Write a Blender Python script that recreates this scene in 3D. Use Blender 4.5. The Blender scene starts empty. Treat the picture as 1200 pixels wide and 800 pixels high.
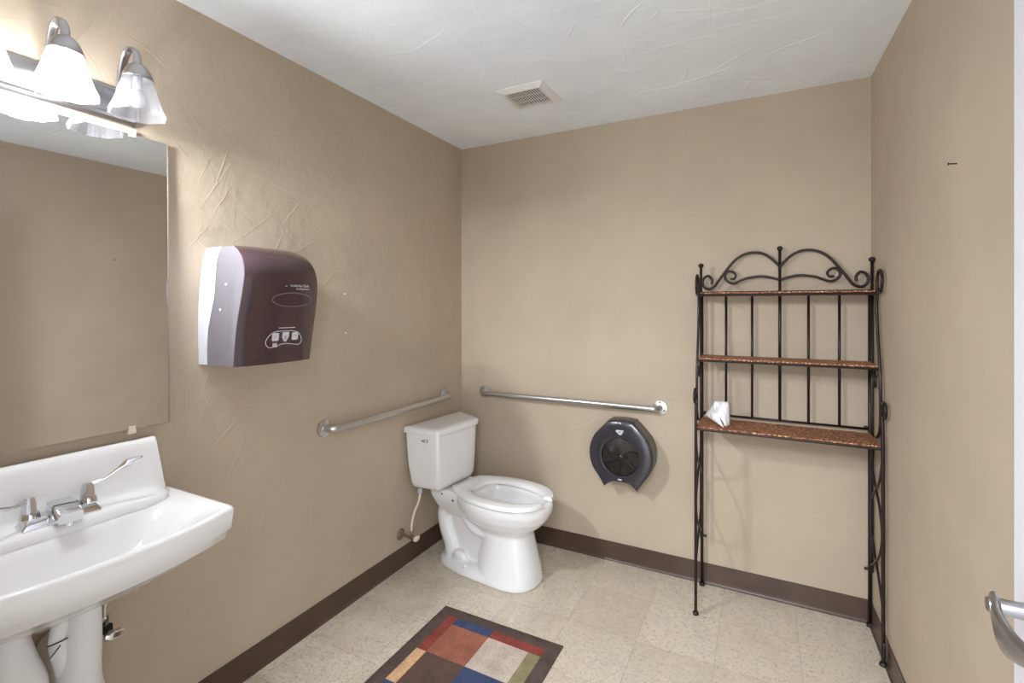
import bpy, bmesh, math, random
from mathutils import Vector, Matrix
random.seed(7)
S = bpy.context.scene
COL = S.collection
PI = math.pi

# ------------------------------------------------------------------ materials
def s2l(c):
    return tuple(((v/255)/12.92 if v/255 <= .04045 else ((v/255+.055)/1.055)**2.4) for v in c)

def mat(name, rgb, rough=.5, metal=0., coat=0., spec=.5):
    m = bpy.data.materials.new(name); m.use_nodes = True
    b = m.node_tree.nodes['Principled BSDF']
    b.inputs['Base Color'].default_value = (*s2l(rgb), 1)
    b.inputs['Roughness'].default_value = rough
    b.inputs['Metallic'].default_value = metal
    b.inputs['Coat Weight'].default_value = coat
    b.inputs['Specular IOR Level'].default_value = spec
    return m

class NT:
    """small node helper"""
    def __init__(s, m): s.m = m; s.t = m.node_tree; s.b = s.t.nodes['Principled BSDF']
    def n(s, typ, **kw):
        nd = s.t.nodes.new(typ)
        for k, v in kw.items(): setattr(nd, k, v)
        return nd
    def l(s, a, b): s.t.links.new(a, b)
    def coord(s): return s.n('ShaderNodeTexCoord').outputs['Object']
    def math(s, op, a, b=None, c=None):
        nd = s.n('ShaderNodeMath', operation=op)
        for i, v in enumerate((a, b, c)):
            if v is None: continue
            if isinstance(v, (int, float)): nd.inputs[i].default_value = v
            else: s.l(v, nd.inputs[i])
        return nd.outputs[0]
    def noise(s, vec, scale, detail=4, rough=.5):
        nd = s.n('ShaderNodeTexNoise'); nd.inputs['Scale'].default_value = scale
        nd.inputs['Detail'].default_value = detail; nd.inputs['Roughness'].default_value = rough
        s.l(vec, nd.inputs['Vector']); return nd.outputs[0]
    def mapping(s, vec, scale=(1,1,1), rot=(0,0,0), loc=(0,0,0)):
        nd = s.n('ShaderNodeMapping'); nd.inputs['Scale'].default_value = scale
        nd.inputs['Rotation'].default_value = rot; nd.inputs['Location'].default_value = loc
        s.l(vec, nd.inputs['Vector']); return nd.outputs[0]
    def ramp(s, fac, stops):
        nd = s.n('ShaderNodeValToRGB'); e = nd.color_ramp.elements
        while len(e) < len(stops): e.new(.5)
        for i, (p, c) in enumerate(stops):
            e[i].position = p; e[i].color = (*s2l(c), 1)
        s.l(fac, nd.inputs[0]); return nd.outputs[0]
    def mix(s, fac, a, b, typ='MIX'):
        nd = s.n('ShaderNodeMix', data_type='RGBA', blend_type=typ)
        if isinstance(fac, (int, float)): nd.inputs[0].default_value = fac
        else: s.l(fac, nd.inputs[0])
        for i, v in ((6, a), (7, b)):
            if isinstance(v, tuple): nd.inputs[i].default_value = (*s2l(v), 1)
            else: s.l(v, nd.inputs[i])
        return nd.outputs[2]
    def bump(s, h, strength=.3, dist=.01):
        nd = s.n('ShaderNodeBump'); nd.inputs['Strength'].default_value = strength
        nd.inputs['Distance'].default_value = dist
        s.l(h, nd.inputs['Height']); s.l(nd.outputs[0], s.b.inputs['Normal'])
    def color(s, c): s.l(c, s.b.inputs['Base Color'])

def plaster(name, rgb, strength, rough=.75, pebble=.10):
    m = mat(name, rgb, rough, spec=.35); t = NT(m); c = t.coord()
    # trowelled plateaus: stretched noises with soft steps, plus fine orange-peel
    a = t.noise(t.mapping(c, (1, 1.3, 2.6), (.7, .2, .5)), 1.6, 3, .5)
    b = t.noise(t.mapping(c, (1.2, 2.8, 1.0), (-.6, .1, .9), (3, 1, 2)), 1.9, 3, .5)
    sa = t.n('ShaderNodeMapRange', interpolation_type='SMOOTHSTEP'); t.l(a, sa.inputs[0]); sa.inputs[1].default_value = .50; sa.inputs[2].default_value = .53
    sb = t.n('ShaderNodeMapRange', interpolation_type='SMOOTHSTEP'); t.l(b, sb.inputs[0]); sb.inputs[1].default_value = .53; sb.inputs[2].default_value = .56
    fine = t.noise(c, 38, 3, .6)
    mid = t.noise(c, 7, 3, .55)
    h = t.math('ADD', t.math('MULTIPLY', sa.outputs[0], .10), t.math('MULTIPLY', sb.outputs[0], .08))
    h = t.math('ADD', h, t.math('MULTIPLY', fine, pebble))
    if pebble > .15:
        pk = t.n('ShaderNodeMapRange', interpolation_type='SMOOTHSTEP'); t.l(t.noise(c, 4.2, 3, .6), pk.inputs[0]); pk.inputs[1].default_value = .50; pk.inputs[2].default_value = .66
        h = t.math('ADD', h, t.math('MULTIPLY', t.math('MULTIPLY', t.noise(c, 62, 3, .65), pk.outputs[0]), .42))
    h = t.math('ADD', h, t.math('MULTIPLY', mid, .55))
    t.bump(h, strength, .012)
    v = t.noise(c, 2.3, 4, .6)
    r = t.ramp(v, [(.3, tuple(int(x*.965) for x in rgb)), (.7, tuple(min(255, int(x*1.025)) for x in rgb))])
    t.color(r)
    return m

WALL = (184, 168, 149)
M = {}
M['wall_l'] = plaster('tan_trowelled_plaster', WALL, .46, pebble=.20)
M['wall'] = plaster('tan_plaster', WALL, .16)
M['ceil'] = plaster('white_ceiling_plaster', (238, 245, 254), .34)
M['ceramic'] = mat('white_ceramic', (232, 232, 233), .10, coat=.3)
M['ceramic_sink'] = mat('white_sink_enamel', (230, 230, 231), .12, coat=.3)
M['seat'] = mat('white_seat_plastic', (234, 234, 234), .22)
M['chrome'] = mat('chrome', (215, 215, 218), .08, 1.)
M['steel'] = mat('satin_steel', (206, 206, 206), .30, 1.)
M['nickel'] = mat('brushed_nickel', (176, 174, 176), .28, 1.)
M['dark'] = mat('black_rubber', (18, 17, 17), .5)
M['bronze'] = mat('dark_bronze_iron', (42, 32, 32), .38, .55, coat=.2)
M['white'] = mat('white_plastic', (192, 194, 205), .35)
M['whitepaint'] = mat('white_door_paint', (206, 205, 212), .4)
M['paper'] = mat('white_tissue_paper', (238, 238, 240), .9)
M['wrap'] = mat('white_vinyl_pipe_wrap', (222, 222, 222), .55)
M['greyside'] = mat('grey_smoked_plastic', (106, 102, 108), .28, coat=.2)
M['smoke'] = mat('dark_smoked_plastic', (68, 49, 53), .18, coat=.5)
M['smoke_edge'] = mat('brown_translucent_housing', (88, 74, 62), .35)
M['tpcover'] = mat('charcoal_gloss_plastic', (46, 45, 52), .27, coat=.35)
M['tphub'] = mat('smoked_window_plastic', (34, 30, 30), .14, coat=.5)
M['print'] = mat('pale_grey_print', (205, 203, 210), .5)
M['hose'] = mat('cream_braided_hose', (224, 208, 190), .5)
M['valve'] = mat('tarnished_brass', (150, 128, 112), .35, .7)
M['mirrorglass'] = mat('mirror_glass', (222, 222, 222), .02, 1.)
M['mirroredge'] = mat('mirror_edge', (150, 140, 125), .3)
M['clip'] = mat('clear_plastic_clip', (220, 205, 185), .25)
M['ventpaint'] = mat('white_vent_paint', (228, 228, 228), .45)
M['ventdark'] = mat('vent_duct_dark', (60, 60, 60), .8)
M['nail'] = mat('dark_nail', (30, 26, 24), .5, .4)

# brown rubber cove base
m = mat('brown_cove_base', (78, 60, 50), .34); t = NT(m)
t.color(t.ramp(t.noise(t.coord(), 6, 4), [(.3, (70, 53, 43)), (.7, (85, 67, 56))])); M['base'] = m

# vinyl composition tile floor
m = mat('vinyl_tile_floor', (203, 195, 180), .34); t = NT(m); c = t.coord()
sx = t.n('ShaderNodeSeparateXYZ'); t.l(c, sx.inputs[0])
T = .305
u = t.math('DIVIDE', t.math('ADD', sx.outputs[0], 10*T-1.272+T), T)
v = t.math('DIVIDE', t.math('ADD', sx.outputs[1], 20*T+.292), T)
def edge(f):
    fr = t.math('FRACT', f); return t.math('MINIMUM', fr, t.math('SUBTRACT', 1., fr))
dmin = t.math('MINIMUM', edge(u), edge(v))
wob = t.math('MULTIPLY', t.noise(c, 9, 2), .006)
line = t.math('LESS_THAN', dmin, wob)
cb = t.n('ShaderNodeCombineXYZ'); t.l(t.math('FLOOR', u), cb.inputs[0]); t.l(t.math('FLOOR', v), cb.inputs[1])
wn = t.n('ShaderNodeTexWhiteNoise', noise_dimensions='3D'); t.l(cb.outputs[0], wn.inputs['Vector'])
base = t.ramp(wn.outputs['Value'], [(0, (194, 183, 166)), (1, (207, 197, 180))])
sp = t.noise(t.mapping(c, (1, 1, 1)), 75, 3, .7)
sp2 = t.noise(t.mapping(c, (1.6, .8, 1), (0, 0, .6)), 130, 2, .6)
base = t.mix(t.ramp(sp, [(.38, (255, 255, 255)), (.47, (0, 0, 0))]), base, (171, 158, 140))
base = t.mix(t.ramp(sp2, [(.58, (0, 0, 0)), (.66, (200, 200, 200))]), base, (222, 214, 200))
stain = t.ramp(t.noise(c, 3.1, 6, .65), [(.50, (0, 0, 0)), (.72, (130, 130, 130))])
base = t.mix(stain, base, (158, 142, 120))
base = t.mix(t.math('MULTIPLY', line, .55), base, (128, 116, 100))
t.color(base)
t.bump(t.math('MULTIPLY', line, -1), .25, .002)
t.l(t.ramp(t.noise(c, 12, 3), [(.3, (118, 118, 118)), (.7, (160, 160, 160))]), t.b.inputs['Roughness'])
M['floor'] = m

# woven wicker
m = mat('brown_wicker_weave', (128, 74, 46), .6); t = NT(m); c = t.coord()
vo = t.n('ShaderNodeTexVoronoi', feature='DISTANCE_TO_EDGE'); vo.inputs['Scale'].default_value = 95
t.l(t.mapping(c, (.75, 1.5, 1)), vo.inputs['Vector'])
nz = t.noise(c, 70, 3, .7)
fac = t.math('ADD', t.math('MULTIPLY', vo.outputs['Distance'], 1.3), t.math('MULTIPLY', nz, .62))
t.color(t.ramp(fac, [(.30, (78, 44, 28)), (.52, (160, 100, 66)), (.78, (224, 172, 122))]))
t.bump(fac, .6, .004); M['wicker'] = m

def carpet(name, rgb):
    m = mat(name, rgb, .95, spec=.1); t = NT(m); c = t.coord()
    n1 = t.noise(c, 160, 3, .7); n2 = t.noise(c, 14, 4, .6)
    f = t.math('ADD', t.math('MULTIPLY', n1, .55), t.math('MULTIPLY', n2, .45))
    t.color(t.ramp(f, [(.32, tuple(int(x*.80) for x in rgb)), (.68, tuple(min(255, int(x*1.14)) for x in rgb))]))
    t.bump(n1, .6, .004); return m
RUG = [carpet('rug_charcoal', (88, 76, 70)), carpet('rug_red', (134, 68, 60)), carpet('rug_blue', (66, 76, 106)),
       carpet('rug_terracotta', (152, 98, 80)), carpet('rug_beige', (190, 174, 162)), carpet('rug_olive', (138, 130, 98)),
       carpet('rug_peach', (206, 168, 130)), carpet('rug_brown', (94, 76, 68))]

# frosted ribbed shade glass
def shade_mat():
    m = bpy.data.materials.new('frosted_shade_glass'); m.use_nodes = True
    nt = m.node_tree; nt.nodes.clear()
    out = nt.nodes.new('ShaderNodeOutputMaterial')
    tr = nt.nodes.new('ShaderNodeBsdfTranslucent'); tr.inputs[0].default_value = (.55, .55, .57, 1)
    df = nt.nodes.new('ShaderNodeBsdfPrincipled'); df.inputs['Base Color'].default_value = (.58, .58, .61, 1); df.inputs['Roughness'].default_value = .2
    tp = nt.nodes.new('ShaderNodeBsdfTransparent'); tp.inputs[0].default_value = (.95, .95, .95, 1)
    a = nt.nodes.new('ShaderNodeMixShader'); a.inputs[0].default_value = .45
    b = nt.nodes.new('ShaderNodeMixShader'); b.inputs[0].default_value = .66
    nt.links.new(tr.outputs[0], a.inputs[1]); nt.links.new(df.outputs[0], a.inputs[2])
    nt.links.new(a.outputs[0], b.inputs[1]); nt.links.new(tp.outputs[0], b.inputs[2])
    nt.links.new(b.outputs[0], out.inputs[0]); return m
M['shade'] = shade_mat()
def emis(name, rgb, s):
    m = mat(name, rgb, .3); b = m.node_tree.nodes['Principled BSDF']
    b.inputs['Emission Color'].default_value = (*s2l(rgb), 1); b.inputs['Emission Strength'].default_value = s; return m
M['bulb_on'] = emis('lit_bulb', (255, 250, 243), 6)
M['bulb_off'] = mat('unlit_bulb', (235, 235, 235), .3)

# ------------------------------------------------------------------ mesh helpers
def link(name, bm, m, parent=None, smooth=False, auto=None, recalc=True):
    if recalc: bmesh.ops.recalc_face_normals(bm, faces=bm.faces)
    me = bpy.data.meshes.new(name); bm.to_mesh(me); bm.free()
    for mm in (m if isinstance(m, list) else [m]): me.materials.append(mm)
    o = bpy.data.objects.new(name, me); COL.objects.link(o)
    if smooth or auto:
        for p in me.polygons: p.use_smooth = True
        if auto:
            try: me.set_sharp_from_angle(angle=math.radians(auto))
            except Exception: pass
    if parent: o.parent = parent
    return o

def empty(name, loc=(0, 0, 0), rz=0):
    o = bpy.data.objects.new(name, None); COL.objects.link(o); o.location = loc; o.rotation_euler = (0, 0, rz)
    o.empty_display_size = .05
    return o

def tag(o, label, cat, group=None):
    o['label'] = label; o['category'] = cat
    if group: o['group'] = group
    return o
def struct(o, label=None):
    o['kind'] = 'structure'
    if label: o['label'] = label
    return o

def box(bm, x0, x1, y0, y1, z0, z1, bev=0, seg=2, mtx=None, mi=0):
    vs = [bm.verts.new(p) for p in [(x0,y0,z0),(x1,y0,z0),(x1,y1,z0),(x0,y1,z0),(x0,y0,z1),(x1,y0,z1),(x1,y1,z1),(x0,y1,z1)]]
    fs = [bm.faces.new([vs[i] for i in f]) for f in [(3,2,1,0),(4,5,6,7),(0,1,5,4),(1,2,6,5),(2,3,7,6),(3,0,4,7)]]
    for f in fs: f.material_index = mi
    if bev:
        es = list({e for f in fs for e in f.edges})
        r = bmesh.ops.bevel(bm, geom=es, offset=bev, segments=seg, profile=.5, affect='EDGES')
        vs = list({v for f in r['faces'] for v in f.verts} | {v for v in vs if v.is_valid})
    if mtx: bmesh.ops.transform(bm, matrix=mtx, verts=[v for v in vs if v.is_valid])
    return bm

def tube(bm, pts, r, n=10, caps=True, closed=False):
    pts = [Vector(p) for p in pts]; N = len(pts)
    rs = r if isinstance(r, (list, tuple)) else [r]*N
    tang = []
    for i in range(N):
        if closed: d = pts[(i+1) % N]-pts[i-1]
        else: d = pts[min(i+1, N-1)]-pts[max(i-1, 0)]
        tang.append(d.normalized())
    up = Vector((0, 0, 1))
    if abs(tang[0].dot(up)) > .9: up = Vector((1, 0, 0))
    nrm = (up-tang[0]*up.dot(tang[0])).normalized()
    rings = []
    for i in range(N):
        nrm = (nrm-tang[i]*nrm.dot(tang[i])).normalized()
        b = tang[i].cross(nrm)
        rings.append([bm.verts.new(pts[i]+(nrm*math.cos(a)+b*math.sin(a))*rs[i]) for a in [2*PI*k/n for k in range(n)]])
    M_ = N if closed else N-1
    for i in range(M_):
        A, B = rings[i], rings[(i+1) % N]
        for k in range(n): bm.faces.new([A[k], A[(k+1) % n], B[(k+1) % n], B[k]])
    if caps and not closed:
        bm.faces.new(rings[0]); bm.faces.new(rings[-1][::-1])
    return bm

def spline(pts, per=8, closed=False):
    """Catmull-Rom through points"""
    P = [Vector(p) for p in pts]; out = []; n = len(P)
    rng = range(n if closed else n-1)
    for i in rng:
        if closed: a, b, c, d = P[i-1], P[i], P[(i+1) % n], P[(i+2) % n]
        else: a, b, c, d = P[max(i-1, 0)], P[i], P[i+1], P[min(i+2, n-1)]
        for k in range(per):
            s = k/per
            out.append(.5*((2*b)+(c-a)*s+(2*a-5*b+4*c-d)*s*s+(3*b-a-3*c+d)*s**3))
    if not closed: out.append(P[-1])
    return out

def lathe(bm, prof, n=32, mtx=None, cap0=True, cap1=True):
    """prof: (r, h) around local +Z"""
    mtx = mtx or Matrix()
    rings = [[bm.verts.new(mtx @ Vector((r*math.cos(2*PI*k/n), r*math.sin(2*PI*k/n), h))) for k in range(n)] for r, h in prof]
    for A, B in zip(rings, rings[1:]):
        for k in range(n): bm.faces.new([A[k], A[(k+1) % n], B[(k+1) % n], B[k]])
    if cap0: bm.faces.new(rings[0][::-1])
    if cap1: bm.faces.new(rings[-1])
    return bm

def sphere(bm, c, r, n=16, sc=(1, 1, 1)):
    bmesh.ops.create_uvsphere(bm, u_segments=n, v_segments=n//2, radius=r, matrix=Matrix.Translation(c) @ Matrix.Diagonal((*sc, 1)))
    return bm

def loft(bm, loops, cap0=True, cap1=True, mi=None):
    rings = [[bm.verts.new(p) for p in L] for L in loops]
    n = len(rings[0])
    for j, (A, B) in enumerate(zip(rings, rings[1:])):
        for k in range(n):
            f = bm.faces.new([A[k], A[(k+1) % n], B[(k+1) % n], B[k]])
            if mi: f.material_index = mi[j]
    if cap0: bm.faces.new(rings[0][::-1])
    if cap1: bm.faces.new(rings[-1])
    return bm

def rrect(x0, x1, y0, y1, r, arc=6, side=10):
    """rounded rectangle loop, fixed count, ccw from (x1,y0) corner"""
    r = min(r, (x1-x0)/2*.999, (y1-y0)/2*.999); out = []
    cs = [((x1-r, y0+r), -PI/2), ((x1-r, y1-r), 0), ((x0+r, y1-r), PI/2), ((x0+r, y0+r), PI)]
    for i, ((cx, cy), a0) in enumerate(cs):
        for k in range(arc+1):
            a = a0+PI/2*k/arc; out.append((cx+r*math.cos(a), cy+r*math.sin(a)))
        (nx, ny), na = cs[(i+1) % 4]
        p = out[-1]; q = (nx+r*math.cos(na), ny+r*math.sin(na))
        for k in range(1, side): out.append((p[0]+(q[0]-p[0])*k/side, p[1]+(q[1]-p[1])*k/side))
    return out

def xrot(axis, normal_to):  # matrix rotating +Z to a direction
    return Vector((0, 0, 1)).rotation_difference(Vector(normal_to)).to_matrix().to_4x4()

def text_mesh(s, size, bm, mtx, extrude=.0004, align='CENTER'):
    cu = bpy.data.curves.new('t', 'FONT'); cu.body = s; cu.size = size; cu.extrude = extrude; cu.align_x = align
    ob = bpy.data.objects.new('t', cu); COL.objects.link(ob)
    bpy.context.view_layer.update()
    me = bpy.data.meshes.new_from_object(ob.evaluated_get(bpy.context.evaluated_depsgraph_get()))
    me.transform(mtx); bm.from_mesh(me)
    bpy.data.objects.remove(ob); bpy.data.curves.remove(cu); bpy.data.meshes.remove(me)
    return bm

def apply_mods(o):
    dg = bpy.context.evaluated_depsgraph_get(); bpy.context.view_layer.update()
    me = bpy.data.meshes.new_from_object(o.evaluated_get(dg))
    o.modifiers.clear(); old = o.data; nm = old.name; o.data = me; bpy.data.meshes.remove(old); me.name = nm
    for p in me.polygons: p.use_smooth = True

# ------------------------------------------------------------------ room shell
H = 2.44; YF = -2.58; YF2 = -2.70; XB = 2.178; SL = .0227     # right wall drifts outward towards the door
def xr(y): return XB-SL*y
DX0, DX1, DH = 1.22, 2.15, 2.06                               # doorway

bm = bmesh.new(); box(bm, -.12, 2.42, -4.3, .12, -.1, 0)
struct(link('floor', bm, M['floor']))

def ridge(bm, org, ea, eb, en, a, b, ang, L, bow, h=.0014, w=.018):
    """a low plaster ridge with a long and a short flank; (a,b) in-plane position, ea/eb axes, en normal"""
    n = max(5, int(L/.014)); rows = []
    for i in range(n+1):
        s = i/n; tp = math.sin(PI*min(1, max(0, s)))**.6 if 0 < s < 1 else 0
        bw = bow*math.sin(PI*s)*.6+random.uniform(-.0016, .0016)
        px = a+math.cos(ang)*(s-.5)*L-math.sin(ang)*bw
        pz = b+math.sin(ang)*(s-.5)*L+math.cos(ang)*bw
        h_ = h; h = h_*random.uniform(.7, 1.15)
        nx, nz = -math.sin(ang), math.cos(ang)
        row = []
        for off, hh in ((-w*(.25+.75*tp), -.0004), (-w*.35*tp, h*.55*tp), (0, h*tp), (.0022*tp+.0003, -.0004)):
            q = org+ea*(px+nx*off)+eb*(pz+nz*off)+en*hh
            row.append(bm.verts.new(q))
        rows.append(row); h = h_
    for A, B in zip(rows, rows[1:]):
        for k in range(3):
            bm.faces.new([A[k], A[k+1], B[k+1], B[k]])

bm = bmesh.new(); box(bm, -.1, 0, YF2-.1, .1, 0, H)
V = Vector
# strokes seen on the wall beside the mirror and under the dispenser (y, z, angle, length)
known = [(-1.60, 1.85, 1.03, .26), (-1.575, 1.80, 1.05, .20), (-1.50, 2.07, 1.6, .09), (-1.66, 1.66, .9, .16), (-1.63, 1.06, 1.15, .25), (-1.70, 1.05, 1.5, .22),
         (-1.56, 1.03, .8, .22), (-1.62, .99, -.25, .14), (-1.50, 1.09, .7, .2), (-1.62, .78, -.8, .12), (-1.57, .72, .35, .12), (-1.5, .74, .5, .2),
         (-1.45, .6, .75, .16), (-1.32, .70, .6, .12), (-1.38, .52, 1.0, .14), (-1.25, .5, 1.2, .16), (-1.42, 1.75, .7, .4), (-1.3, 1.95, -.75, .35),
         (-1.18, 1.85, .9, .3), (-1.05, 1.7, -.6, .22), (-1.35, 2.2, -.7, .4), (-1.62, 2.25, -.9, .35), (-1.5, 1.98, .45, .3), (-.85, 1.5, .85, .25), (-1.0, 1.25, .95, .2)]
for (y, z, a, L) in known:
    ridge(bm, V((0, 0, 0)), V((0, 1, 0)), V((0, 0, 1)), V((1, 0, 0)), y, z, a, L, random.uniform(-.010, .010), .0009, .006)
for i in range(330):
    y = random.uniform(-2.5, -.1); z = random.uniform(.15, 2.4)
    a = random.choice([random.uniform(.5, 1.3), random.uniform(.5, 1.3), random.uniform(-1.2, -.4), random.uniform(0, PI)])
    ridge(bm, V((0, 0, 0)), V((0, 1, 0)), V((0, 0, 1)), V((1, 0, 0)), y, z, a, random.uniform(.06, .28), random.uniform(-.025, .025),
          random.uniform(.0005, .0012)*(1.0 if y < -1.0 else .5), random.uniform(.005, .016))
struct(link('wall_left', bm, M['wall_l'], auto=40))

bm = bmesh.new(); box(bm, -.1, 2.42, 0, .1, 0, H)
for i in range(70):
    ridge(bm, V((0, 0, 0)), V((1, 0, 0)), V((0, 0, 1)), V((0, -1, 0)), random.uniform(.1, 2.1), random.uniform(.3, 2.4), random.choice([random.uniform(-.9, -.2), random.uniform(0, PI)]),
          random.uniform(.06, .3), random.uniform(-.02, .02), random.uniform(.0002, .0005), random.uniform(.02, .04))
struct(link('wall_back', bm, M['wall'], auto=40))

bm = bmesh.new()
q = [(xr(.1), .1), (xr(YF2), YF2), (xr(YF2)+.12, YF2), (xr(.1)+.12, .1)]
vb = [bm.verts.new((x, y, 0)) for x, y in q]; vt = [bm.verts.new((x, y, H)) for x, y in q]
bm.faces.new(vb); bm.faces.new(vt[::-1])
for i in range(4): bm.faces.new([vb[i], vb[(i+1) % 4], vt[(i+1) % 4], vt[i]])
struct(link('wall_right', bm, M['wall']))

bm = bmesh.new()
box(bm, -.1, DX0, YF2, YF, 0, H); box(bm, DX1+.005, 2.26, YF2, YF, 0, H); box(bm, DX0, DX1+.005, YF2, YF, DH, H)
struct(link('wall_front', bm, M['wall']))

bm = bmesh.new(); box(bm, -.1, 2.42, YF2, .1, H, H+.1)
for i in range(170):
    ridge(bm, V((0, 0, H)), V((1, 0, 0)), V((0, 1, 0)), V((0, 0, -1)), random.uniform(.05, 2.1), random.uniform(-2.5, -.05), random.uniform(0, PI),
          random.uniform(.08, .34), random.uniform(-.04, .04), random.uniform(.0007, .0017), random.uniform(.012, .03))
struct(link('ceiling', bm, M['ceil'], auto=40))

# cove base: profile (offset from wall, height)
cove = [(.001, .104), (.0045, .1035), (.0045, .024), (.0055, .012), (.008, .006), (.012, .0025), (.0128, -.001), (0, -.001)]
def coving(name, p0, p1, nrm):
    bm = bmesh.new(); d = (V(p1)-V(p0)); n = V(nrm)
    A = [bm.verts.new(V(p0)+n*o+V((0, 0, h))) for o, h in cove]; B = [bm.verts.new(V(p1)+n*o+V((0, 0, h))) for o, h in cove]
    for k in range(len(cove)):
        k2 = (k+1) % len(cove); bm.faces.new([A[k], A[k2], B[k2], B[k]])
    bm.faces.new(A); bm.faces.new(B[::-1])
    return struct(link(name, bm, M['base'], auto=35))
coving('baseboard_left', (0, YF, 0), (0, 0, 0), (1, 0, 0))
coving('baseboard_back', (0, 0, 0), (XB, 0, 0), (0, -1, 0))
coving('baseboard_right', (xr(0), 0, 0), (xr(YF), YF, 0), (-1, -SL, 0))
coving('baseboard_front', (0, YF, 0), (DX0-.07, YF, 0), (0, 1, 0))

# door casing on the front wall + open door leaf
bm = bmesh.new()
box(bm, DX0-.065, DX0, YF, YF+.016, 0, DH+.065, .004); box(bm, DX0, DX1, YF, YF+.016, DH, DH+.065, .004)
box(bm, DX0, DX0+.018, YF2, YF, 0, DH, .002); box(bm, DX0+.018, DX1, YF2, YF, DH-.018, DH, .002)
struct(link('trim_1', bm, M['whitepaint']))

DF = 2.103                                                    # door face towards the room
door = empty('door_1', (DF, -1.595, 0)); struct(door, 'white door standing open along the right wall')
bm = bmesh.new(); box(bm, 0, .044, -.90, 0, .008, 2.03, .002)
leaf = link('door_leaf', bm, M['whitepaint'], door)
bm = bmesh.new()
hz, hy = .974, -.105
RX = Matrix.Translation((0, hy, hz)) @ xrot('z', (-1, 0, 0))
lathe(bm, [(.033, -.0005), (.033, .005), (.029, .010), (.013, .012), (.0115, .03), (.0115, .058), (.010, .064), (.002, .066)], 28, RX)
link('handle_rosette', bm, M['nickel'], door, auto=35)
bm = bmesh.new()
pth = spline([(-.054, hy+.010, hz+.004), (-.057, hy-.008, hz-.004), (-.058, hy-.028, hz-.020), (-.054, hy-.055, hz-.026), (-.046, hy-.095, hz-.020), (-.040, hy-.12, hz-.018)], 6)
loops = []
for i, p in enumerate(pth):
    s = i/(len(pth)-1); hh = .013+.012*math.sin(PI*min(1, s*1.3)); tt = .0065
    if s < .04: hh = .013
    if s > .96: hh *= .8
    loops.append([p+V((tt*math.cos(a), 0, hh*math.sin(a))) for a in [2*PI*k/16 for k in range(16)]])
loft(bm, loops); link('lever', bm, M['nickel'], door, auto=50)
for z in (.25, 1.05, 1.80):
    bm = bmesh.new(); box(bm, .044, .046, -.895, -.83, z-.05, z+.05); tube(bm, [(.046, -.90, z-.05), (.046, -.90, z+.05)], .007, 10)
    link('hinge', bm, M['nickel'], door)

# ------------------------------------------------------------------ mirror
mir = tag(empty('wall_mirror', (0, -2.06, 1.035)), 'large frameless rectangular mirror above the sink on the left wall', 'mirror')
bm = bmesh.new(); box(bm, .006, .011, -.312, .294, 0, .911, .0008, 1)
g = link('mirror_glass', bm, M['mirrorglass'], mir); g.rotation_euler = (0, math.radians(-.75), 0); g.location = (.013, 0, 0)
bm = bmesh.new(); box(bm, .0, .0055, -.312, .294, .001, .910)
g2 = link('backing', bm, M['mirroredge'], mir); g2.rotation_euler = (0, math.radians(-.75), 0); g2.location = (.013, 0, 0)
bm = bmesh.new(); box(bm, .0, .012, .2942, .2975, 0, .911)
g3 = link('edge_strip', bm, M['mirroredge'], mir); g3.rotation_euler = (0, math.radians(-.75), 0); g3.location = (.013, 0, 0)
for (y, z, s) in ((.190, 0, 1), (-.2, 0, 1), (.196, .912, -1), (-.2, .912, -1)):
    bm = bmesh.new(); x1 = .0275 if s > 0 else .016
    box(bm, 0, x1, y-.011, y+.011, z-.014*s if s > 0 else z, z if s > 0 else z+.014, .002)
    box(bm, x1-.0025, x1, y-.009, y+.009, z-.002 if s > 0 else z-.010, z+.010 if s > 0 else z+.002, .0008, 1)
    link('mirror_clip', bm, M['clip'], mir)

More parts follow.
